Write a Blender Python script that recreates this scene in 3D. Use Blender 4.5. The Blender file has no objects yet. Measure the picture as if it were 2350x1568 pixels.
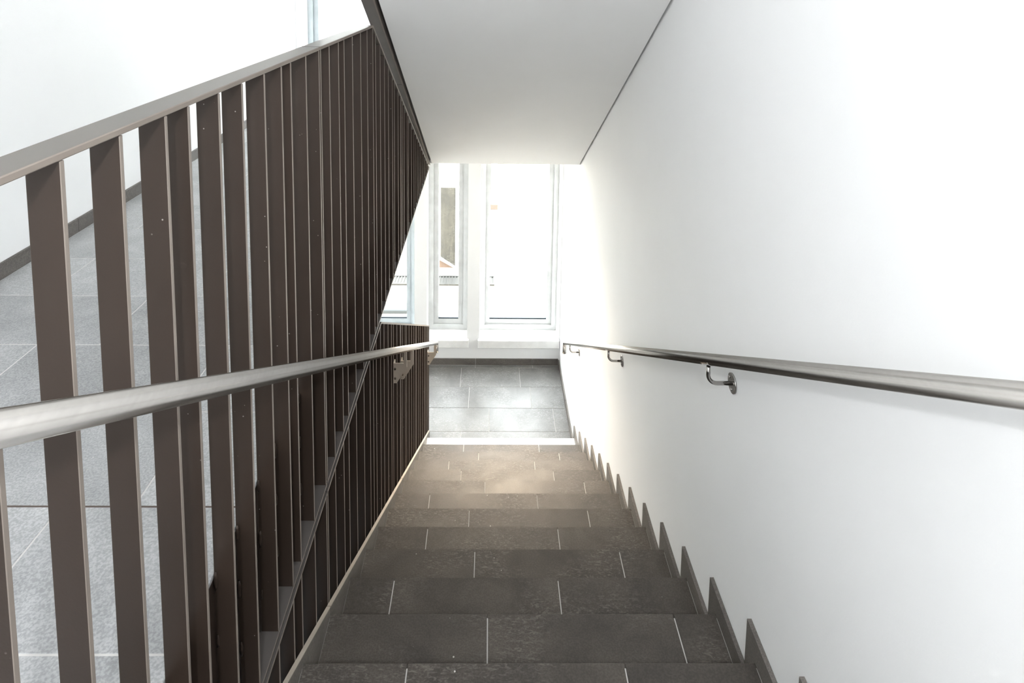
import bpy, bmesh, math, random
from mathutils import Vector, Matrix
random.seed(7)
scene = bpy.context.scene
C = scene.collection

# ------------------------------------------------------------------ camera
cam_d = bpy.data.cameras.new('camera')
cam = bpy.data.objects.new('camera', cam_d); C.objects.link(cam)
cam_d.sensor_width = 36.0; cam_d.lens = 21.614
cam_d.shift_x = 0.01323; cam_d.shift_y = -0.29293
cam_d.clip_start = 0.02; cam_d.clip_end = 200
R_ = Vector((0.99983447, -0.0120242, 0.01365478)); U_ = Vector((-0.01232551, 0.10442425, 0.99445646)); F_ = Vector((0.01338343, 0.99446015, -0.10425876))
M = Matrix(((R_.x, U_.x, -F_.x, 0), (R_.y, U_.y, -F_.y, 0), (R_.z, U_.z, -F_.z, 4.06823), (0, 0, 0, 1)))
cam.matrix_world = M
scene.camera = cam

# ------------------------------------------------------------------ world, sun, lamps, exposure
world = bpy.data.worlds.new('world'); scene.world = world
world.use_nodes = True
bg = world.node_tree.nodes['Background']
bg.inputs['Color'].default_value = (0.95, 0.98, 1.0, 1); bg.inputs['Strength'].default_value = 0.93
sun_d = bpy.data.lights.new('sun', 'SUN'); sun_d.energy = 0.4; sun_d.angle = math.radians(0.6); sun_d.color = (1.0, 0.95, 0.88)
sun = bpy.data.objects.new('sun', sun_d); C.objects.link(sun)
sun.rotation_euler = Vector((-0.62, 0.42, -0.66)).to_track_quat('-Z', 'Y').to_euler()
def area_light(name, loc, direction, sx, sy, energy, color=(1, 1, 1), shape='RECTANGLE', portal=False):
    d = bpy.data.lights.new(name, 'AREA'); d.shape = shape; d.size = sx; d.size_y = sy
    d.energy = energy; d.color = color
    if portal: d.cycles.is_portal = True
    o = bpy.data.objects.new(name, d); C.objects.link(o); o.location = loc
    o.rotation_euler = Vector(direction).to_track_quat('-Z', 'Y').to_euler()
    return o
# unseen fill light added below the upper ceiling and the photographer's flash on a stand just above and behind the camera
area_light('ceiling_fill', (-0.34, -1.24, 5.24), (0, 0, -1), 0.7, 0.7, 0.9, (0.96, 0.98, 1.0), 'DISK')
fl_d = bpy.data.lights.new('camera_flash', 'POINT'); fl_d.energy = 5.4; fl_d.shadow_soft_size = 0.035; fl_d.color = (0.95, 0.98, 1.0)
fl_o = bpy.data.objects.new('camera_flash', fl_d); C.objects.link(fl_o); fl_o.location = (0.03, -0.60, 4.66)
# unseen warm spot added under the upper landing to match the warm lower treads
sp_d = bpy.data.lights.new('landing_spot', 'SPOT'); sp_d.energy = 28; sp_d.color = (1.0, 0.81, 0.59)
sp_d.spot_size = math.radians(96); sp_d.spot_blend = 1.0; sp_d.shadow_soft_size = 0.45
sp_o = bpy.data.objects.new('landing_spot', sp_d); C.objects.link(sp_o); sp_o.location = (0.12, 5.30, 2.44)
sp_o.rotation_euler = (Vector((0.05, 3.6, 0.7)) - Vector((0.12, 5.30, 2.44))).to_track_quat('-Z', 'Y').to_euler()
scene.view_settings.view_transform = 'Standard'
scene.view_settings.look = 'None'
scene.view_settings.exposure = 4.38
scene.view_settings.gamma = 1.0
scene.view_settings.use_curve_mapping = False

# ------------------------------------------------------------------ dimensions (metres, landing floor z = 0)
RI, GO = 0.1677, 0.2782            # riser, going
Y1 = 4.8504                        # front edge of the lowest tread
NST = 17
ZF = NST * RI                      # upper floor level
XW, XLW, YW, YB = 0.770, -1.930, 6.100, -3.0   # right wall, left wall, window wall, back wall
XT0, XT1 = -0.4925, 0.756          # tread width
ZC = 5.30
def ynose(k): return Y1 - (k - 1) * GO
def zline(y): return RI + (Y1 - y) * RI / GO     # line through the step edges
SL = RI / GO

# ------------------------------------------------------------------ materials
def new_mat(name):
    m = bpy.data.materials.new(name); m.use_nodes = True
    nt = m.node_tree; b = nt.nodes['Principled BSDF']
    return m, nt, b
def N(nt, t, **kw):
    n = nt.nodes.new(t)
    for k, v in kw.items():
        if hasattr(n, k): setattr(n, k, v)
        else: n.inputs[k].default_value = v
    return n
def pos(nt, scale=(1, 1, 1)):
    g = nt.nodes.new('ShaderNodeNewGeometry'); mp = nt.nodes.new('ShaderNodeMapping')
    mp.inputs['Scale'].default_value = scale
    nt.links.new(g.outputs['Position'], mp.inputs['Vector'])
    return mp.outputs['Vector']
def ramp(nt, src, stops):
    r = nt.nodes.new('ShaderNodeValToRGB'); nt.links.new(src, r.inputs['Fac'])
    e = r.color_ramp.elements
    while len(e) < len(stops): e.new(0.5)
    for i, (p, c) in enumerate(stops):
        e[i].position = p; e[i].color = (c[0], c[1], c[2], 1) if len(c) == 3 else c
    return r
def bump(nt, b, src, strength, dist):
    n = nt.nodes.new('ShaderNodeBump'); n.inputs['Strength'].default_value = strength; n.inputs['Distance'].default_value = dist
    nt.links.new(src, n.inputs['Height']); nt.links.new(n.outputs['Normal'], b.inputs['Normal'])
def mixc(nt, fac, a, c, mode='MIX'):
    m = nt.nodes.new('ShaderNodeMix'); m.data_type = 'RGBA'; m.blend_type = mode
    for s, v in ((m.inputs[0], fac), (m.inputs[6], a), (m.inputs[7], c)):
        if hasattr(v, 'links'): nt.links.new(v, s)
        else: s.default_value = v if not isinstance(v, tuple) else (v + (1,))[:4]
    return m.outputs[2]

def plaster(name, col, tex=0.12):
    m, nt, b = new_mat(name)
    v = pos(nt)
    n1 = N(nt, 'ShaderNodeTexNoise', Scale=2.2, Detail=3.0); nt.links.new(v, n1.inputs['Vector'])
    r = ramp(nt, n1.outputs['Fac'], [(0.3, [c * 0.975 for c in col]), (0.7, col)])
    nt.links.new(r.outputs['Color'], b.inputs['Base Color'])
    b.inputs['Roughness'].default_value = 0.75
    n2 = N(nt, 'ShaderNodeTexNoise', Scale=160.0, Detail=4.0); nt.links.new(v, n2.inputs['Vector'])
    bump(nt, b, n2.outputs['Fac'], tex, 0.0015)
    return m
M_WALL = plaster('white_wall_paint', (0.89, 0.893, 0.895))
M_CEIL = plaster('soffit_paint', (0.85, 0.85, 0.845), 0.05)
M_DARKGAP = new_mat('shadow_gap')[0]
M_DARKGAP.node_tree.nodes['Principled BSDF'].inputs['Base Color'].default_value = (0.012, 0.012, 0.012, 1)  # near-black colour paints the shade inside the soffit's edge gaps

def tile_mat(name, dark, light, dust, dust_amt, rough=(0.33, 0.55), specks=True):
    """fine grained slate-look porcelain with patchy foot dust and paint specks"""
    m, nt, b = new_mat(name)
    v = pos(nt)
    oi = nt.nodes.new('ShaderNodeObjectInfo')
    off = nt.nodes.new('ShaderNodeVectorMath'); off.operation = 'ADD'
    mul = nt.nodes.new('ShaderNodeVectorMath'); mul.operation = 'SCALE'; mul.inputs['Scale'].default_value = 37.0
    cmb = nt.nodes.new('ShaderNodeCombineXYZ')
    for i in range(3): nt.links.new(oi.outputs['Random'], cmb.inputs[i])
    nt.links.new(cmb.outputs[0], mul.inputs[0]); nt.links.new(v, off.inputs[0]); nt.links.new(mul.outputs[0], off.inputs[1])
    vv = off.outputs[0]
    n1 = N(nt, 'ShaderNodeTexNoise', Scale=5.0, Detail=6.0, Roughness=0.62, Distortion=0.6); nt.links.new(vv, n1.inputs['Vector'])
    base = ramp(nt, n1.outputs['Fac'], [(0.32, dark), (0.68, light)])
    # fine speckle
    n3 = N(nt, 'ShaderNodeTexNoise', Scale=210.0, Detail=2.0); nt.links.new(vv, n3.inputs['Vector'])
    sp = ramp(nt, n3.outputs['Fac'], [(0.4, (0.84,) * 3), (0.62, (1.16,) * 3)])
    vr = ramp(nt, oi.outputs['Random'], [(0.0, (0.86,) * 3), (1.0, (1.14,) * 3)])
    c0 = mixc(nt, 1.0, base.outputs['Color'], vr.outputs['Color'], 'MULTIPLY')
    c1 = mixc(nt, 1.0, c0, sp.outputs['Color'], 'MULTIPLY')
    # scuffs : stretched noise masked by broad patches
    mp = N(nt, 'ShaderNodeMapping'); mp.inputs['Rotation'].default_value = (0, 0, 0.9); mp.inputs['Scale'].default_value = (55, 150, 80)
    nt.links.new(vv, mp.inputs['Vector'])
    n4 = N(nt, 'ShaderNodeTexNoise', Scale=1.0, Detail=3.0, Distortion=1.2); nt.links.new(mp.outputs[0], n4.inputs['Vector'])
    sc = ramp(nt, n4.outputs['Fac'], [(0.5, (0, 0, 0)), (0.72, (1, 1, 1))])
    n5 = N(nt, 'ShaderNodeTexNoise', Scale=3.6, Detail=2.0); nt.links.new(v, n5.inputs['Vector'])
    pt = ramp(nt, n5.outputs['Fac'], [(0.42, (0, 0, 0)), (0.6, (1, 1, 1))])
    sc2 = mixc(nt, 1.0, sc.outputs['Color'], pt.outputs['Color'], 'MULTIPLY')
    rgb = nt.nodes.new('ShaderNodeSeparateColor'); nt.links.new(sc2, rgb.inputs[0])
    ma = N(nt, 'ShaderNodeMath', operation='MULTIPLY'); nt.links.new(rgb.outputs[0], ma.inputs[0]); ma.inputs[1].default_value = dust_amt
    c2 = mixc(nt, ma.outputs[0], c1, dust)
    if specks:
        vo = N(nt, 'ShaderNodeTexVoronoi', Scale=17.0); nt.links.new(v, vo.inputs['Vector'])
        s2 = ramp(nt, vo.outputs['Distance'], [(0.035, (1, 1, 1)), (0.05, (0, 0, 0))])
        n6 = N(nt, 'ShaderNodeTexNoise', Scale=5.0); nt.links.new(v, n6.inputs['Vector'])
        s3 = ramp(nt, n6.outputs['Fac'], [(0.5, (0, 0, 0)), (0.58, (1, 1, 1))])
        s4 = mixc(nt, 1.0, s2.outputs['Color'], s3.outputs['Color'], 'MULTIPLY')
        rg2 = nt.nodes.new('ShaderNodeSeparateColor'); nt.links.new(s4, rg2.inputs[0])
        c2 = mixc(nt, rg2.outputs[0], c2, (0.62, 0.6, 0.57))
    nt.links.new(c2, b.inputs['Base Color'])
    rr = ramp(nt, n5.outputs['Fac'], [(0.3, (rough[0],) * 3), (0.7, (rough[1],) * 3)])
    nt.links.new(rr.outputs['Color'], b.inputs['Roughness'])
    n7 = N(nt, 'ShaderNodeTexNoise', Scale=60.0, Detail=5.0); nt.links.new(vv, n7.inputs['Vector'])
    bump(nt, b, n7.outputs['Fac'], 0.05, 0.001)
    return m
M_TILE = tile_mat('slate_tile', (0.048, 0.0415, 0.036), (0.086, 0.074, 0.063), (0.20, 0.178, 0.157), 0.75, (0.46, 0.62))
M_TILE.node_tree.nodes['Principled BSDF'].inputs['Specular IOR Level'].default_value = 0.5
M_FTILE = tile_mat('dusty_sheen_floor_tile', (0.31, 0.315, 0.32), (0.43, 0.435, 0.44), (0.62, 0.62, 0.62), 0.28)  # slate lightened for dust and for window reflections painted into the colour
M_LTILE = tile_mat('landing_tile', (0.115, 0.112, 0.108), (0.17, 0.166, 0.161), (0.4, 0.4, 0.4), 0.5, (0.3, 0.5), False)  # same slate as the treads, lightened to carry window light
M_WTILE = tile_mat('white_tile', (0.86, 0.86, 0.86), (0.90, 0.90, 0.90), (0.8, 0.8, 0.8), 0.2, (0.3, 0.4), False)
M_SKIRT = tile_mat('skirting_tile', (0.10, 0.090, 0.081), (0.15, 0.135, 0.122), (0.3, 0.27, 0.24), 0.3, (0.45, 0.6), False)
def plain(name, col, rough=0.6, metal=0.0):
    m, nt, b = new_mat(name)
    v = pos(nt)
    n1 = N(nt, 'ShaderNodeTexNoise', Scale=9.0, Detail=4.0); nt.links.new(v, n1.inputs['Vector'])
    r = ramp(nt, n1.outputs['Fac'], [(0.3, [c * 0.9 for c in col]), (0.7, [min(1, c * 1.06) for c in col])])
    nt.links.new(r.outputs['Color'], b.inputs['Base Color'])
    b.inputs['Roughness'].default_value = rough; b.inputs['Metallic'].default_value = metal
    return m
M_GROUT = plain('pale_grout', (0.50, 0.48, 0.46), 0.8)
M_FGROUT = plain('light_floor_grout', (0.62, 0.61, 0.59), 0.8)
M_CONC = plain('concrete', (0.35, 0.34, 0.33), 0.85)
M_FRAME = plain('white_window_frame', (0.62, 0.63, 0.63), 0.35)
M_SILL = plain('white_sill', (0.86, 0.855, 0.845), 0.4)
M_CHARC = plain('charcoal_gasket', (0.03, 0.045, 0.06), 0.5)

def brown_metal():
    m, nt, b = new_mat('brown_painted_steel')
    v = pos(nt)
    n1 = N(nt, 'ShaderNodeTexNoise', Scale=3.0, Detail=4.0); nt.links.new(v, n1.inputs['Vector'])
    r = ramp(nt, n1.outputs['Fac'], [(0.3, (0.029, 0.020, 0.015)), (0.7, (0.038, 0.0265, 0.0205))])
    vo = N(nt, 'ShaderNodeTexVoronoi', Scale=42.0); nt.links.new(v, vo.inputs['Vector'])
    s = ramp(nt, vo.outputs['Distance'], [(0.045, (1, 1, 1)), (0.07, (0, 0, 0))])
    n6 = N(nt, 'ShaderNodeTexNoise', Scale=7.0); nt.links.new(v, n6.inputs['Vector'])
    s3 = ramp(nt, n6.outputs['Fac'], [(0.54, (0, 0, 0)), (0.6, (1, 1, 1))])
    s4 = mixc(nt, 1.0, s.outputs['Color'], s3.outputs['Color'], 'MULTIPLY')
    rg = nt.nodes.new('ShaderNodeSeparateColor'); nt.links.new(s4, rg.inputs[0])
    nt.links.new(mixc(nt, rg.outputs[0], r.outputs['Color'], (0.33, 0.30, 0.28)), b.inputs['Base Color'])
    b.inputs['Roughness'].default_value = 0.38; b.inputs['Specular IOR Level'].default_value = 0.24
    n2 = N(nt, 'ShaderNodeTexNoise', Scale=260.0, Detail=2.0); nt.links.new(v, n2.inputs['Vector'])
    bump(nt, b, n2.outputs['Fac'], 0.08, 0.001)
    return m
M_BROWN = brown_metal()
M_EDGE = plain('pale_edge', (0.20, 0.168, 0.145), 0.5)  # paler tone, set on bar and rail faces turned right
M_PLATE = plain('dusty_brown_plate', (0.09, 0.08, 0.075), 0.5)
M_STRING = plain('brown_stringer_paint', (0.115, 0.100, 0.090), 0.4)
M_RAIL = plain('lightened_brown_rail', (0.085, 0.072, 0.062), 0.3)  # brown lightened to stand for window glare on the top rail
M_RAIL.node_tree.nodes['Principled BSDF'].inputs['Specular IOR Level'].default_value = 0.7
def steel(name, col, rough):
    m, nt, b = new_mat(name)
    v = pos(nt, (160, 14, 160))
    n1 = N(nt, 'ShaderNodeTexNoise', Scale=1.0, Detail=4.0); nt.links.new(v, n1.inputs['Vector'])
    r = ramp(nt, n1.outputs['Fac'], [(0.3, [c * 0.93 for c in col]), (0.7, col)])
    nt.links.new(r.outputs['Color'], b.inputs['Base Color'])
    b.inputs['Metallic'].default_value = 1.0; b.inputs['Roughness'].default_value = rough
    bump(nt, b, n1.outputs['Fac'], 0.02, 0.0004)
    return m
M_STEEL = steel('brushed_stainless', (0.44, 0.42, 0.395), 0.24)
M_STEEL2 = steel('polished_stainless', (0.40, 0.385, 0.37), 0.16)
M_BRKT = plain('satin_bracket', (0.50, 0.44, 0.37), 0.5, 0.55)
def glass():
    m, nt, b = new_mat('window_glass')
    b.inputs['Base Color'].default_value = (1, 1, 1, 1); b.inputs['Roughness'].default_value = 0.0
    out = nt.nodes['Material Output']
    tr = nt.nodes.new('ShaderNodeBsdfTransparent'); gl = nt.nodes.new('ShaderNodeBsdfGlossy'); gl.inputs['Roughness'].default_value = 0.02
    mx = nt.nodes.new('ShaderNodeMixShader')
    tr.inputs['Color'].default_value = (0.96, 0.975, 0.97, 1)
    mx.inputs[0].default_value = 0.04; nt.links.new(tr.outputs[0], mx.inputs[1]); nt.links.new(gl.outputs[0], mx.inputs[2])
    nt.links.new(mx.outputs[0], out.inputs['Surface'])
    return m
M_GLASS = glass()

# ------------------------------------------------------------------ builders
def link(name, verts, faces, mat, parent=None, smooth=False, kind=None, bevel=0, edge=None):
    """one mesh object; verts in world space, stored relative to the parent's origin (or to its own centre)"""
    vs = [Vector(v) for v in verts]
    if parent is not None:
        o0 = Vector(parent['_o'])
        ctr = sum(vs, Vector()) / len(vs)
    else:
        o0 = Vector((0, 0, 0))
        lo = Vector((min(v.x for v in vs), min(v.y for v in vs), min(v.z for v in vs))); hi = Vector((max(v.x for v in vs), max(v.y for v in vs), max(v.z for v in vs)))
        ctr = Vector(((lo.x + hi.x) / 2, (lo.y + hi.y) / 2, lo.z))
    me = bpy.data.meshes.new(name)
    me.from_pydata([tuple(v - ctr) for v in vs], [], faces)
    bm = bmesh.new(); bm.from_mesh(me)
    bmesh.ops.recalc_face_normals(bm, faces=bm.faces)
    if bevel:
        bmesh.ops.bevel(bm, geom=list(bm.edges), offset=bevel, segments=1, affect='EDGES', profile=0.5)
    bm.to_mesh(me); bm.free()
    if smooth:
        for p in me.polygons: p.use_smooth = True
    me.materials.append(mat)
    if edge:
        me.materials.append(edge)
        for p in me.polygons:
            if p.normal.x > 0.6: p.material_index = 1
    o = bpy.data.objects.new(name, me); C.objects.link(o)
    if parent is not None: o.parent = parent
    o.location = ctr - o0
    o['_o'] = tuple(ctr)
    if kind: o['kind'] = kind
    return o
BOXF = [(0, 1, 2, 3), (4, 7, 6, 5), (0, 4, 5, 1), (1, 5, 6, 2), (2, 6, 7, 3), (3, 7, 4, 0)]
def box(name, x0, x1, y0, y1, z0, z1, mat, parent=None, kind=None, bevel=0):
    v = [(x0, y0, z0), (x1, y0, z0), (x1, y1, z0), (x0, y1, z0), (x0, y0, z1), (x1, y0, z1), (x1, y1, z1), (x0, y1, z1)]
    return link(name, v, BOXF, mat, parent, kind=kind, bevel=bevel)
def multibox(name, boxes, mat, parent=None, kind=None):
    V, Fc = [], []
    for (x0, x1, y0, y1, z0, z1) in boxes:
        b = len(V)
        V += [(x0, y0, z0), (x1, y0, z0), (x1, y1, z0), (x0, y1, z0), (x0, y0, z1), (x1, y0, z1), (x1, y1, z1), (x0, y1, z1)]
        Fc += [tuple(b + i for i in f) for f in BOXF]
    return link(name, V, Fc, mat, parent, kind=kind)
def prism_x(name, poly, x0, x1, mat, parent=None, kind=None, bevel=0, edge=None):
    """polygon given as (y, z), extruded along x"""
    n = len(poly)
    V = [(x0, y, z) for y, z in poly] + [(x1, y, z) for y, z in poly]
    Fc = [tuple(range(n)), tuple(range(2 * n - 1, n - 1, -1))] + [(i, (i + 1) % n, n + (i + 1) % n, n + i) for i in range(n)]
    return link(name, V, Fc, mat, parent, kind=kind, bevel=bevel, edge=edge)
def prism_y(name, poly, y0, y1, mat, parent=None, kind=None, bevel=0):
    n = len(poly)
    V = [(x, y0, z) for x, z in poly] + [(x, y1, z) for x, z in poly]
    Fc = [tuple(range(n)), tuple(range(2 * n - 1, n - 1, -1))] + [(i, (i + 1) % n, n + (i + 1) % n, n + i) for i in range(n)]
    return link(name, V, Fc, mat, parent, kind=kind, bevel=bevel)
def tube_mesh(path, rad, seg=20, caps=True):
    P = [Vector(p) for p in path]; V, Fc = [], []
    prev = None
    for i, p in enumerate(P):
        t = (P[min(i + 1, len(P) - 1)] - P[max(i - 1, 0)]).normalized()
        if prev is None:
            a = Vector((1, 0, 0)) if abs(t.x) < 0.9 else Vector((0, 0, 1))
            n = (a - t * a.dot(t)).normalized()
        else:
            n = (prev - t * prev.dot(t)).normalized()
        prev = n; bb = t.cross(n)
        for s in range(seg):
            an = 2 * math.pi * s / seg
            V.append(p + (n * math.cos(an) + bb * math.sin(an)) * rad)
    for i in range(len(P) - 1):
        for s in range(seg):
            a = i * seg + s; b = i * seg + (s + 1) % seg
            Fc.append((a, b, b + seg, a + seg))
    if caps:
        Fc.append(tuple(range(seg - 1, -1, -1))); Fc.append(tuple(range((len(P) - 1) * seg, len(P) * seg)))
    return V, Fc
def tube(name, path, rad, mat, parent=None, seg=20):
    V, Fc = tube_mesh(path, rad, seg)
    o = link(name, V, Fc, mat, parent, smooth=True)
    for p in o.data.polygons:
        if len(p.vertices) > 4: p.use_smooth = False
    return o
def arc(p0, corner, p1, r, n=8):
    """path p0 -> rounded corner -> p1"""
    p0, c, p1 = Vector(p0), Vector(corner), Vector(p1)
    a = (p0 - c).normalized(); b = (p1 - c).normalized()
    ang = a.angle(b); d = r / math.tan(ang / 2)
    s, e = c + a * d, c + b * d
    o = c + (a + b).normalized() * (r / math.sin(ang / 2))
    u, w = s - o, e - o
    th = u.angle(w); out = [p0]
    for i in range(n + 1):
        f = i / n
        out.append(o + (u * math.sin((1 - f) * th) + w * math.sin(f * th)) / math.sin(th))
    out.append(p1)
    return out
def empty(name, loc, label=None, cat=None, group=None, kind=None):
    o = bpy.data.objects.new(name, None); C.objects.link(o)
    o.location = loc; o['_o'] = tuple(loc); o.empty_display_size = 0.1
    if label: o['label'] = label
    if cat: o['category'] = cat
    if group: o['group'] = group
    if kind: o['kind'] = kind
    return o
def tag(o, label, cat=None, kind=None):
    o['label'] = label
    if cat: o['category'] = cat
    if kind: o['kind'] = kind
    return o

# ================================================================== the setting
# walls
tag(box('wall_right', XW, XW + 0.25, -6.0, YW + 0.3, -1.2, ZC + 0.9, M_WALL, kind='structure'), 'smooth white plaster wall along the right side of the stairs', 'wall')  # runs on unseen past the back wall, added to block the sun
tag(box('wall_left', XLW - 0.25, XLW, YB, YW + 0.3, -1.2, ZC + 0.2, M_WALL, kind='structure'), 'white wall at the far left beyond the upper floor', 'wall')
# window wall : piers and spandrels round six openings
OPEN_X = [(-0.076, 0.745), (-0.626, -0.205), (-1.86, -0.757)]
Z_LO, Z_MID0, Z_MID1, Z_HI = 0.205, 2.50, 2.93, 4.30
piers = [(0.745, XW, YW, YW + 0.3, -1.2, ZC + 0.2), (-0.205, -0.076, YW, YW + 0.3, -1.2, ZC + 0.2), (-0.757, -0.626, YW, YW + 0.3, -1.2, ZC + 0.2), (XLW, -1.86, YW, YW + 0.3, -1.2, ZC + 0.2)]
spans = []
for a, b in OPEN_X:
    spans += [(a, b, YW, YW + 0.3, -1.2, Z_LO), (a, b, YW, YW + 0.3, Z_MID0, Z_MID1), (a, b, YW, YW + 0.3, Z_HI, ZC + 0.2)]
wall_far = tag(multibox('wall_window', piers + spans, M_WALL, kind='structure'), 'white end wall with tall windows behind the lower landing', 'wall')

# windows
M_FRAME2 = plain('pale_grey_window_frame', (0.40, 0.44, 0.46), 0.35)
def window(n, x0, x1, z0, z1, label, sill=None):
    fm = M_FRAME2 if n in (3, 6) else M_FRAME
    w = empty('window_%d' % n, ((x0 + x1) / 2, YW + 0.16, z0), label, 'window', None, 'structure')
    yf = YW + 0.165
    def ring(name, a, b, c, d, t, ya, yb, mat):
        multibox(name, [(a, a + t, ya, yb, c, d), (b - t, b, ya, yb, c, d), (a + t, b - t, ya, yb, c, c + t), (a + t, b - t, ya, yb, d - t, d)], mat, w)
    ring('window_frame', x0, x1, z0, z1, 0.052, yf, yf + 0.09, fm)
    ring('sash', x0 + 0.044, x1 - 0.044, z0 + 0.044, z1 - 0.044, 0.060, yf + 0.022, yf + 0.08, fm)
    g0, g1, h0, h1 = x0 + 0.104, x1 - 0.104, z0 + 0.104, z1 - 0.104
    box('gasket', g0 - 0.001, g1 + 0.001, yf + 0.030, yf + 0.062, h0 - 0.002, h0 + 0.014, M_CHARC, w)
    box('pane', g0, g1, yf + 0.045, yf + 0.051, h0, h1, M_GLASS, w)
    if sill:
        box('window_sill', sill[0], sill[1], YW - 0.04, yf + 0.01, 0.205, 0.290, M_SILL, w, bevel=0.004)
    return w
window(1, -0.076, 0.745, 0.290, Z_MID0, 'wide white framed window at the end of the stairs beside the right wall', (-0.093, 0.762))
window(2, -0.626, -0.205, 0.290, Z_MID0, 'narrow white framed window between two piers at the lower landing', (-0.643, -0.188))
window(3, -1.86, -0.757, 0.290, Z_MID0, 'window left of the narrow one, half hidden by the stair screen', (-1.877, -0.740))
window(4, -0.076, 0.745, Z_MID1, Z_HI, 'upper storey window above the wide landing window')
window(5, -0.626, -0.205, Z_MID1, Z_HI, 'upper storey window above the narrow landing window')
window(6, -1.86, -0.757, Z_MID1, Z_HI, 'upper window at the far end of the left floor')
ZBW = 4.95
# back wall behind the camera; its opening is added and sized for fill light
tag(multibox('wall_back', [(XLW, XW, YB - 0.25, YB, -1.2, ZBW), (XLW, XW, YB - 0.25, YB, 5.2, ZC + 0.2), (XLW, -1.75, YB - 0.25, YB, ZBW, 5.2), (0.6, XW, YB - 0.25, YB, ZBW, 5.2)], M_WALL, kind='structure'), 'white wall behind the viewer with an added opening for fill light', 'wall')
multibox('trim_1', [(-1.75, -1.69, YB - 0.2, YB - 0.1, ZBW, 5.2), (0.54, 0.6, YB - 0.2, YB - 0.1, ZBW, 5.2), (-0.62, -0.54, YB - 0.2, YB - 0.1, ZBW, 5.2), (-1.69, 0.54, YB - 0.2, YB - 0.1, ZBW, ZBW + 0.07), (-1.69, 0.54, YB - 0.2, YB - 0.1, 5.13, 5.2)], M_FRAME, kind='structure')  # frame bars of the added back opening
# light portals in the openings
for a, b in OPEN_X:
    for z0, z1 in ((0.29, Z_MID0), (Z_MID1, Z_HI)):
        area_light('daylight_portal', ((a + b) / 2, YW + 0.31, (z0 + z1) / 2), (0, -1, 0), b - a, z1 - z0, 1, portal=True)
area_light('daylight_portal', (-0.575, YB - 0.26, (ZBW + 5.2) / 2), (0, 1, 0), 2.35, 5.2 - ZBW, 1, portal=True)

# ceiling over the upper floor
tag(multibox('ceiling', [(XLW, -0.55, YB, YW, ZC, ZC + 0.2), (-0.55, XW, YB, 0.35, ZC, ZC + 0.2), (-0.55, XW, 0.35, YW, ZC + 0.7, ZC + 0.9), (-0.56, -0.55, 0.35, YW, ZC + 0.2, ZC + 0.9)], M_CEIL, kind='structure'), 'white ceiling of the upper storey', 'ceiling')

# sloping soffit of the flight overhead, with its landing
def zs(y): return 2.519 + 0.606 * (4.995 - y)
YT = 0.36
tag(prism_x('ceiling_stair_soffit', [(YT, zs(YT)), (4.995, 2.519), (4.995, 2.85), (YT, zs(YT) + 0.33)], -0.474, 0.757, M_CEIL, kind='structure'),
    'smooth grey-white sloping soffit of the stair flight overhead', 'soffit')
tag(box('ceiling_landing_soffit', XLW, XW, 4.997, YW, 2.519, ZF - 0.012, M_CEIL, kind='structure'), 'flat underside of the upper landing by the windows', 'soffit')
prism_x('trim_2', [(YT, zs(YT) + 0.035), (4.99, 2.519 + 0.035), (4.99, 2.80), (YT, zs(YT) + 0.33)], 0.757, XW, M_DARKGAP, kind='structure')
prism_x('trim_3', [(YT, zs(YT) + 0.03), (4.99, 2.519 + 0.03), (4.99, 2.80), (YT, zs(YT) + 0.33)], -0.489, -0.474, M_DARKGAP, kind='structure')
# steel stringer along the edge of that flight (two lengths with a joint)
def stringer(ya, yb, parent):
    prism_x('stringer_plate', [(ya, zs(ya) - 0.004), (yb, zs(yb) - 0.004), (yb, zs(yb) + 0.30), (ya, zs(ya) + 0.30)], -0.548, -0.489, M_STRING, parent)
    prism_x('edge_strip', [(ya, zs(ya) - 0.010), (yb, zs(yb) - 0.010), (yb, zs(yb) - 0.004), (ya, zs(ya) - 0.004)], -0.495, -0.489, M_EDGE, parent)
st = empty('stair_stringer', (-0.52, 5.0, 2.5), 'brown steel stringer along the left edge of the sloping soffit overhead', 'stringer', None, 'structure')
stringer(YT, 3.44, st); stringer(3.446, 5.02, st)

# ------------------------------------------------------------------ staircase
stairs = empty('stairs', (0.13, Y1, 0.0), 'dark slate tiled stair flight descending to the landing', 'stairs', None, 'structure')
poly = [(Y1 - 0.012, 0.0)]
for k in range(1, NST + 1):
    y = ynose(k) - 0.012
    poly += [(y, k * RI - 0.0015)]
    if k < NST: poly += [(ynose(k + 1) - 0.012, k * RI - 0.0015)]
poly += [(0.0, ZF - 0.0015), (0.0, ZF - 0.35), (Y1 - 0.6, 0.0)]
prism_x('concrete_flight', poly, -0.505, XW, M_GROUT, stairs)
TJ = {13: (-.207, .393), 12: (.014, .619), 11: (-.33, .276), 10: (-.038, .568), 9: (-.263, .343), 8: (-.078, .53), 7: (-.307, .294), 6: (.001, .605),
      5: (-.155, .449), 4: (-.253, .348), 3: (-.049, .556), 2: (-.172, .429), 1: (-.066, .536), 14: (-.10, .50), 15: (-.30, .30), 16: (.02, .62), 17: (-.2, .4)}
GR = 0.0018
for k in range(1, NST + 1):
    y1 = ynose(k); y0 = ynose(k + 1) if k < NST else y1 - 0.30
    xs = [XT0] + list(TJ[k]) + [XT1]
    for i in range(3):
        a = xs[i] + (GR if i else 0); b = xs[i + 1] - (GR if i < 2 else 0)
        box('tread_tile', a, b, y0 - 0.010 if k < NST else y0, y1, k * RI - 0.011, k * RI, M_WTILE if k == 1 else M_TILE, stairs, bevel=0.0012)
    box('riser_tile', XT0, XT1, y1 - 0.0119, y1 - 0.002, (k - 1) * RI + 0.0005, k * RI - 0.0115, M_TILE, stairs)
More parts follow.
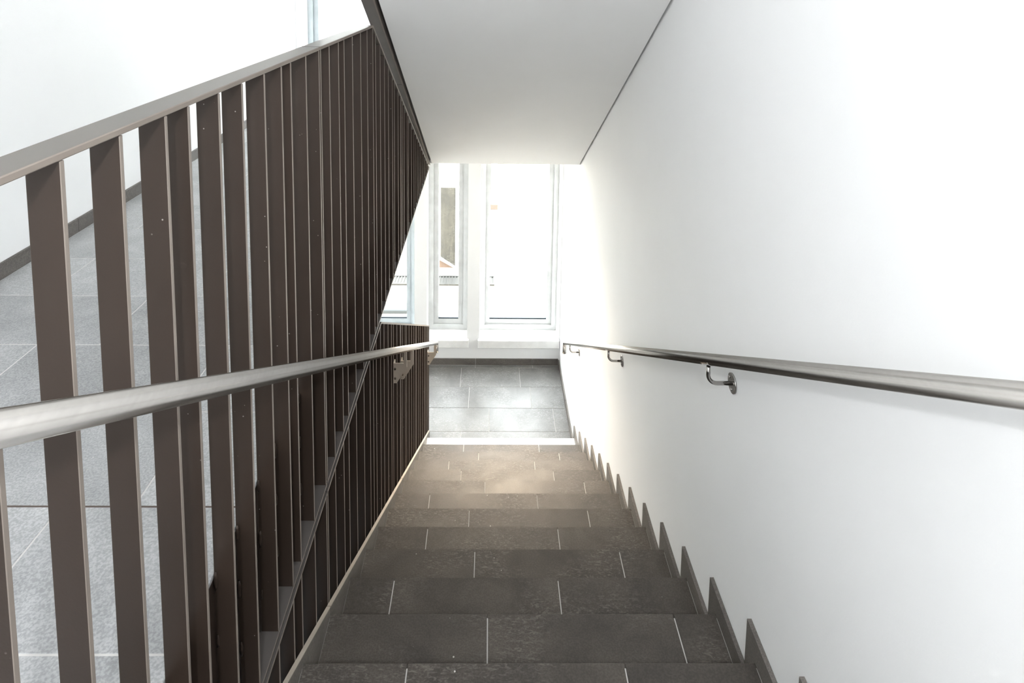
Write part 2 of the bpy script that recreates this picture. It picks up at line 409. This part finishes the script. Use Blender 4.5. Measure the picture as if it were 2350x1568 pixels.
# right stepped skirting: one notched slab per step
bsr = empty('baseboard_right', (XW, Y1, 0.0), 'stepped slate skirting slabs along the right wall of the stairs', 'skirting', None, 'structure')
SH, SO = 0.068, 0.060
for k in range(1, NST + 1):
    yk = ynose(k); yn = ynose(k + 1) + SO if k < NST else yk - 0.3
    zb = (k - 1) * RI + (SH + 0.001 if k > 1 else 0.001)
    prism_x('skirting_slab', [(yn + 0.001, k * RI + 0.0005), (yk + 0.001, k * RI + 0.0005), (yk + 0.001, zb), (yk + SO, zb), (yk + SO, k * RI + SH), (yn + 0.001, k * RI + SH)], XT1 + 0.0008, XW - 0.0005, M_SKIRT, bsr)
for a, b in ((Y1 + SO + 0.002, 5.46), (5.463, YW - 0.014)):
    box('skirting_slab', XT1 + 0.001, XW - 0.0005, a, b, 0.0005, 0.064, M_SKIRT, bsr, bevel=0.001)
# left sloping string (three lengths)
bsl = empty('baseboard_left', (-0.5, Y1, 0.0), 'sloping slate string along the left side of the stairs', 'skirting', None, 'structure')
for a, b in ((0.40, 1.790), (1.795, 3.400), (3.405, 5.06)):
    h0, h1 = 0.024, -0.25
    prism_x('string_slab', [(a, zline(a) + h0), (b, zline(b) + h0), (b, max(0.0006, zline(b) + h1)), (min(b, 4.7) , max(0.0006, zline(min(b, 4.7)) + h1)), (a, zline(a) + h1)] if b > 4.7 else
            [(a, zline(a) + h0), (b, zline(b) + h0), (b, zline(b) + h1), (a, zline(a) + h1)], -0.505, XT0 - 0.0006, M_SKIRT, bsl)

M_SEDGE = plain('pale_cut_edge', (0.42, 0.37, 0.31), 0.7)
for a, b in ((0.40, 1.790), (1.795, 3.400), (3.405, 5.06)):
    prism_x('cut_edge', [(a, zline(a) + 0.0242), (b, zline(b) + 0.0242), (b, zline(b) + 0.0272), (a, zline(a) + 0.0272)], -0.5055, XT0 - 0.0006, M_SEDGE, bsl)

# ------------------------------------------------------------------ lower landing
fl = empty('floor_landing', (0.1, 5.5, 0.0), 'slate tiled landing in front of the windows, lightened for window light', 'floor', None, 'structure')
multibox('screed', [(XLW, XW, Y1 - 0.0115, YW, -0.30, -0.0022), (XLW, -0.555, 0.45, Y1 - 0.0115, -0.30, -0.0022)], M_GROUT, fl)
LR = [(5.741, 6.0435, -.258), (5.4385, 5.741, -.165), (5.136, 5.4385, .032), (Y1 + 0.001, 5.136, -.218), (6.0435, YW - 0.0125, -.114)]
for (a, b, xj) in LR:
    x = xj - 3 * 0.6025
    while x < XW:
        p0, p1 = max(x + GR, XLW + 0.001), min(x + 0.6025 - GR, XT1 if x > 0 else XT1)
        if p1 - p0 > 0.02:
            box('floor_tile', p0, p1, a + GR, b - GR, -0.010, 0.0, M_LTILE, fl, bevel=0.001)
        x += 0.6025
bsf = empty('baseboard_window', (0.1, YW, 0.0), 'dark slate baseboard below the landing windows', 'skirting', None, 'structure')
for a, b in ((XLW, -0.716), (-0.714, -0.115), (-0.113, 0.483), (0.485, XT1)):
    box('skirting_slab', a, b, YW - 0.012, YW - 0.0003, 0.0005, 0.069, M_SKIRT, bsf, bevel=0.001)

# ------------------------------------------------------------------ upper floor at the left
fu = empty('floor', (-1.2, 2.0, ZF), 'dusty tiled upper floor, lightened for window reflections, seen through the left balusters', 'floor', None, 'structure')
multibox('slab', [(XLW, -0.562, YB, 4.997, 2.47, ZF - 0.0008), (-0.562, XW, YB, 0.0, 2.47, ZF - 0.0008)], M_FGROUT, fu)
ROW = 0.3095
rows_off = {}
for i in range(-5, 17):
    a = 1.299 + i * ROW; b = a + ROW
    off = {-1: -.968, 0: -.802}.get(i, -.968 + random.choice([0.1, 0.2, 0.3, 0.4, 0.5]))
    if a > YW - 0.02: continue
    b = min(b, YW - 0.012)
    x = off - 3 * 0.6025
    lim = -0.550
    while x < lim:
        p0, p1 = max(x + GR, XLW + 0.012), min(x + 0.6025 - GR, lim)
        if p1 - p0 > 0.02: box('floor_tile', p0, p1, a + GR, b - GR, ZF - 0.010, ZF, M_FTILE, fu, bevel=0.001)
        x += 0.6025
box('floor_tile', -0.548, XW - 0.014, -0.6, ynose(NST) - 0.305, ZF - 0.010, ZF, M_FTILE, fu)
box('movement_joint', XLW + 0.012, -0.55, 1.299 - 0.003, 1.299 + 0.003, ZF - 0.009, ZF - 0.0003, plain('sealant_joint', (0.10, 0.075, 0.06), 0.7), fu)
bsu = empty('baseboard_upper_left', (XLW, 2.0, ZF), 'grey tile baseboard at the foot of the far left wall', 'skirting', None, 'structure')
y = -0.2
while y < YW - 0.05:
    b = min(y + 0.6, YW - 0.02)
    box('skirting_slab', XLW + 0.0003, XLW + 0.011, y + 0.001, b - 0.001, ZF + 0.0005, ZF + 0.066, M_SKIRT, bsu, bevel=0.001)
    y += 0.6
# dark steel fascia at the slab edge behind the balusters
box('trim_4', -0.561, -0.5515, 0.02, 4.995, 2.455, ZF - 0.001, M_BROWN, kind='structure')
# closing wall of the space below the upper floor
box('wall_under_floor', XLW, -0.56, 0.2, 0.44, -0.3, 2.465, M_WALL, kind='structure')

box('shade_panel', -0.575, -0.566, 0.46, 2.75, 0.0, 2.452, M_BROWN, kind='structure')  # dark sheet added to stand for the shade behind the near bars

# ================================================================== balustrades
XB0, XB1 = -0.549, -0.507           # bar depth (x)
BT = 0.008                          # bar thickness (y)
ZR = 3.855                          # top rail, upper face
ZP = 2.446                          # bottom plate, upper face
YK = 2.655                          # where the top rail bends down
def ztop(y):
    return ZR if y <= YK else ZR - (y - YK) * (ZR - ZP) / (5.125 - YK)
U1 = [0.365, 0.482, 0.597, 0.714, 0.831, 0.949, 1.022, 1.138, 1.246, 1.370, 1.483, 1.553, 1.682, 1.811]
U2 = [1.829, 1.927, 2.045, 2.124, 2.252, 2.396, 2.523, 2.645, 2.706, 2.817, 2.932, 3.043, 3.167, 3.227, 3.359, 3.452]
U3 = [3.481, 3.536, 3.603, 3.733, 3.792, 3.932, 4.065, 4.178, 4.283, 4.368, 4.469, 4.58, 4.69, 4.78, 4.88, 4.97, 5.045]
L1 = U1
L2 = [1.829, 1.927, 2.045, 2.124, 2.252, 2.396, 2.523, 2.598, 2.669, 2.777, 2.874, 2.992, 3.097, 3.161, 3.288, 3.415]
L3 = [3.437, 3.505, 3.620, 3.680, 3.801, 3.927, 4.053, 4.158, 4.197, 4.323, 4.443, 4.597, 4.740, 4.805, 4.900, 4.985, 5.050, 5.128]
RT = 0.010
def guard(label, bars, ya, yb):
    g = empty('guard_panel', (-0.53, (ya + yb) / 2, ZP), label, 'railing', 'brown steel guard panels along the upper floor edge')
    # flat top rail following the bend
    pts = [ya] + ([YK] if ya < YK < yb else []) + [yb]
    top = [(y, ztop(y)) for y in pts]
    bot = [(y, ztop(y) - RT * (1.0 if y <= YK else 1.15)) for y in reversed(pts)]
    prism_x('top_rail', top + bot, -0.563, XB1 + 0.001, M_RAIL, g, bevel=0.0015, edge=M_EDGE)
    prism_x('bottom_plate', [(ya, ZP - 0.009), (yb, ZP - 0.009), (yb, ZP), (ya, ZP)], -0.551, XB1 + 0.001, M_PLATE, g, edge=M_EDGE)
    for y in bars:
        h = ztop(y + BT) - RT * 1.1
        if h - ZP < 0.02: continue
        prism_x('baluster', [(y, ZP + 0.0003), (y + BT, ZP + 0.0003), (y + BT, h), (y, ztop(y) - RT * (1.02 if y < YK - BT else 1.16))], XB0, XB1, M_BROWN, g, bevel=0.0008, edge=M_EDGE)
    for y in bars:
        if 1.1 < y < 1.75:
            for zz in (2.838, 2.70, 2.55):
                s = random.uniform(0.7, 1.2)
                V, Fc = [], []
                rings = 5
                for i in range(rings):
                    f = i / (rings - 1); rr = 0.0038 * s * math.sin(math.pi * (0.12 + 0.76 * f)) + 0.0008
                    for q in range(7):
                        an = 2 * math.pi * q / 7
                        V.append((XB0 + 0.004 + rr * math.cos(an), y - 0.001 + rr * math.sin(an) * 0.8, zz + (f - 0.5) * 0.036 * s))
                for i in range(rings - 1):
                    for q in range(7):
                        Fc.append((i * 7 + q, i * 7 + (q + 1) % 7, (i + 1) * 7 + (q + 1) % 7, (i + 1) * 7 + q))
                Fc += [tuple(range(6, -1, -1)), tuple(range((rings - 1) * 7, rings * 7))]
                link('weld_bead', V, Fc, M_BROWN, g, smooth=True)
    return g
guard('nearest brown steel guard panel with flat horizontal top rail on the upper floor edge', U1, 0.30, 1.8205)
guard('middle brown steel guard panel whose top rail bends down under the stringer', U2, 1.826, 3.462)
guard('farthest brown guard panel tapering to a point under the sloping soffit', U3, 3.467, 5.125)

ZL = 2.414                          # top of the screen below the floor edge
def ltop(y): return min(ZL, zline(y) + 1.012)
YL = Y1 - (ZL - 1.012 - RI) / SL    # where its top starts to slope
def screen(label, bars, ya, yb):
    g = empty('stair_screen', (-0.53, (ya + yb) / 2, zline(yb)), label, 'railing', 'brown bar screens between the stairs and the upper floor edge')
    pts = [ya] + ([YL] if ya < YL < yb else []) + [yb]
    prism_x('top_rail', [(y, ltop(y)) for y in pts] + [(y, ltop(y) - 0.010) for y in reversed(pts)], -0.551, XB1 + 0.001, M_PLATE, g, edge=M_EDGE)
    prism_x('bottom_rail', [(y, max(0.012, zline(y) - 0.12)) for y in pts] + [(y, max(0.002, zline(y) - 0.13)) for y in reversed(pts)], -0.551, XB1 + 0.0005, M_BROWN, g)
    for y in bars:
        zb = max(0.0125, zline(y) - 0.1195)
        prism_x('baluster', [(y, zb), (y + BT, zb), (y + BT, ltop(y + BT) - 0.0105), (y, ltop(y) - 0.0105)], XB0, XB1, M_BROWN, g, bevel=0.0008, edge=M_EDGE)
    return g
screen('nearest brown bar screen below the floor edge beside the stairs', [y for y in L1 if y > 1.23], 1.215, 1.8205)
screen('middle brown bar screen between the floor edge and the stair string', L2, 1.826, 3.4285)
screen('farthest brown bar screen with sloping top ending at the lower landing', L3, 3.433, 5.140)

# ================================================================== handrails
RS = 0.6105
def rrz(y): return 0.937 + RS * (4.998 - y)          # right rail axis height
XR_ = 0.690
hr = empty('wall_handrail', (XR_, 5.1, rrz(5.1)), 'brushed steel tube handrail on brackets along the right white wall', 'handrail')
V0 = (XR_, -0.3, rrz(-0.3)); VC = (XR_, 5.115, rrz(5.115)); V2 = (XR_, 5.115, rrz(5.115) - 0.095)
tube('rail_tube', arc(V0, VC, V2, 0.032), 0.0168, M_STEEL, hr, 32)
tube('end_cap', [(XR_, 5.115, rrz(5.115) - 0.098), (XR_, 5.115, rrz(5.115) - 0.092)], 0.0176, M_STEEL2, hr, 28)
for yb in (0.30, 1.785, 3.261, 4.782):
    zt = rrz(yb) - 0.017
    ze = zt - 0.062
    br = tube('bracket_arm', arc((XR_, yb, zt - 0.006), (XR_, yb, ze), (XW - 0.004, yb, ze), 0.030), 0.0062, M_STEEL2, hr, 16)
    # saddle plate hugging the underside of the tube
    V, Fc = [], []
    for i in range(9):
        an = math.pi * (1.5 + (i - 4) * 0.085)
        for rr in (0.0168, 0.0190):
            for yy in (-0.026, 0.026):
                V.append((XR_ + rr * math.cos(an), yb + yy, rrz(yb) - RS * yy + rr * math.sin(an) * 1.12))
    for i in range(8):
        a = i * 4; b = a + 4
        Fc += [(a, b, b + 1, a + 1), (a + 2, a + 3, b + 3, b + 2), (a, a + 2, b + 2, b), (a + 1, b + 1, b + 3, a + 3)]
    Fc += [(0, 1, 3, 2), (32, 34, 35, 33)]
    link('saddle', V, Fc, M_STEEL2, hr, smooth=False)
    ro = tube('wall_rosette', [(XW - 0.0052, yb, ze), (XW - 0.0004, yb, ze)], 0.030, M_STEEL2, hr, 36)
    for q in range(3):
        an = math.radians(90 + 60 + 120 * q)
        tube('screw', [(XW - 0.0078, yb + 0.020 * math.cos(an), ze + 0.020 * math.sin(an)), (XW - 0.0050, yb + 0.020 * math.cos(an), ze + 0.020 * math.sin(an))], 0.0042, M_STEEL, ro, 12)
# left handrail on plate brackets
XL_ = -0.440
def lrz(y): return 0.908 + 0.609 * (5.034 - y)
hl = empty('screen_handrail', (XL_, 5.0, lrz(5.0)), 'brushed steel tube handrail on plate brackets in front of the brown bars', 'handrail')
tube('rail_tube', arc((XL_, -0.3, lrz(-0.3)), (XL_, 5.10, lrz(5.10)), (XL_, 5.10, lrz(5.10) - 0.085), 0.032), 0.0168, M_STEEL, hl, 32)
tube('end_cap', [(XL_, 5.10, lrz(5.10) - 0.088), (XL_, 5.10, lrz(5.10) - 0.082)], 0.0176, M_STEEL2, hl, 28)
for yb in (0.15, 3.155, 3.430, 4.975):
    zr = lrz(yb) - 0.0155
    zc = zr - 0.068
    pl = [(-0.5058, zc), (XL_ - 0.010, zc), (XL_ - 0.010, zr), (XL_ + 0.008, zr), (XL_ + 0.008, zc - 0.022), (-0.488, zc - 0.115), (-0.5058, zc - 0.115)]
    p = prism_y('bracket_plate', pl, yb - 0.003, yb + 0.003, M_BRKT, hl)
    box('bracket_flange', -0.5058, -0.5000, yb + 0.003, yb + 0.034, zc - 0.115, zc, M_BRKT, hl)
    for zz in (zc - 0.03, zc - 0.085):
        tube('bolt', [(-0.5000, yb + 0.018, zz), (-0.4955, yb + 0.018, zz)], 0.0065, M_STEEL2, p, 8)
        tube('bolt', [(-0.4965, yb - 0.0032, zz), (-0.4965, yb - 0.0085, zz)], 0.0065, M_STEEL2, p, 8)

# ================================================================== outside the windows
ZG = -1.0
tag(box('ground_outside', -30, 30, YW + 0.3, 40, ZG - 0.3, ZG, plain('pale_paving', (0.42, 0.37, 0.30), 0.8), kind='structure'), 'pale sunlit ground outside the windows', 'ground')
tag(box('wall_outside', -12, 12, 18, 18.4, ZG, 6.0, plain('sunlit_render', (0.85, 0.85, 0.84), 0.8), kind='structure'), 'bright white building wall across the yard', 'wall')
M_BOARD = tile_mat('weathered_board', (0.012, 0.011, 0.008), (0.032, 0.029, 0.021), (0.08, 0.075, 0.06), 0.9, (0.6, 0.8), False)
M_WOOD = plain('raw_wood', (0.075, 0.047, 0.032), 0.7)
pb = empty('site_board', (-0.68, 10.3, ZG), 'weathered olive board with white edging seen outside the narrow window', 'board')
prism_y('board_face', [(-0.822, -0.80), (-0.566, -0.985), (-0.566, 0.44), (-0.822, 0.44)], 10.30, 10.33, M_BOARD, pb)
prism_y('edge_strip', [(-0.565, -1.0), (-0.520, -1.0), (-0.520, 0.46), (-0.565, 0.46)], 10.28, 10.34, M_FRAME, pb)
prism_y('brace', [(-0.84, -0.79), (-0.84, -0.845), (-0.565, -1.0), (-0.545, -0.985)], 10.27, 10.2995, M_FRAME, pb)
prism_y('wood_panel', [(-0.84, -0.85), (-0.84, -1.0), (-0.59, -1.0)], 10.30, 10.33, M_WOOD, pb)
gt = empty('drain_grate', (-0.8, 9.8, ZG), 'grey slotted drain grate set in the ground outside', 'grate')
M_GREY = plain('galvanised_grey', (0.032, 0.032, 0.030), 0.5, 0.3)
multibox('grate_rim', [(-2.6, 0.12, 9.66, 9.69, ZG + 0.001, ZG + 0.03), (-2.6, 0.12, 9.93, 9.96, ZG + 0.001, ZG + 0.03)], M_GREY, gt)
box('grate_base', -2.6, 0.12, 9.69, 9.93, ZG + 0.001, ZG + 0.010, plain('grate_base_grey', (0.045, 0.045, 0.042), 0.7), gt)  # grey channel plate under the bars
x = -2.6
while x < 0.10:
    box('grate_bar', x, x + 0.018, 9.69, 9.93, ZG + 0.0105, ZG + 0.026, M_GREY, gt); x += 0.05
pp = tag(box('timber_post', 0.225, 0.365, 14.7, 14.84, ZG, 1.2, plain('pale_timber', (0.13, 0.105, 0.088), 0.7), bevel=0.008), 'pale timber post standing far out in the yard', 'post')
sb = tag(box('timber_offcut', 0.03, 0.21, 13.0, 13.16, ZG, ZG + 0.12, plain('pale_offcut', (0.07, 0.054, 0.042), 0.7), bevel=0.006), 'small timber offcut lying on the pale ground outside', 'offcut')
kb = tag(box('channel_kerb', -2.6, -1.20, 8.80, 9.02, ZG, ZG + 0.06, plain('blue_grey_kerb', (0.022, 0.027, 0.029), 0.6), bevel=0.01), 'low blue-grey kerb outside the left landing window', 'kerb')

for o in bpy.data.objects:
    if '_o' in o: del o['_o']
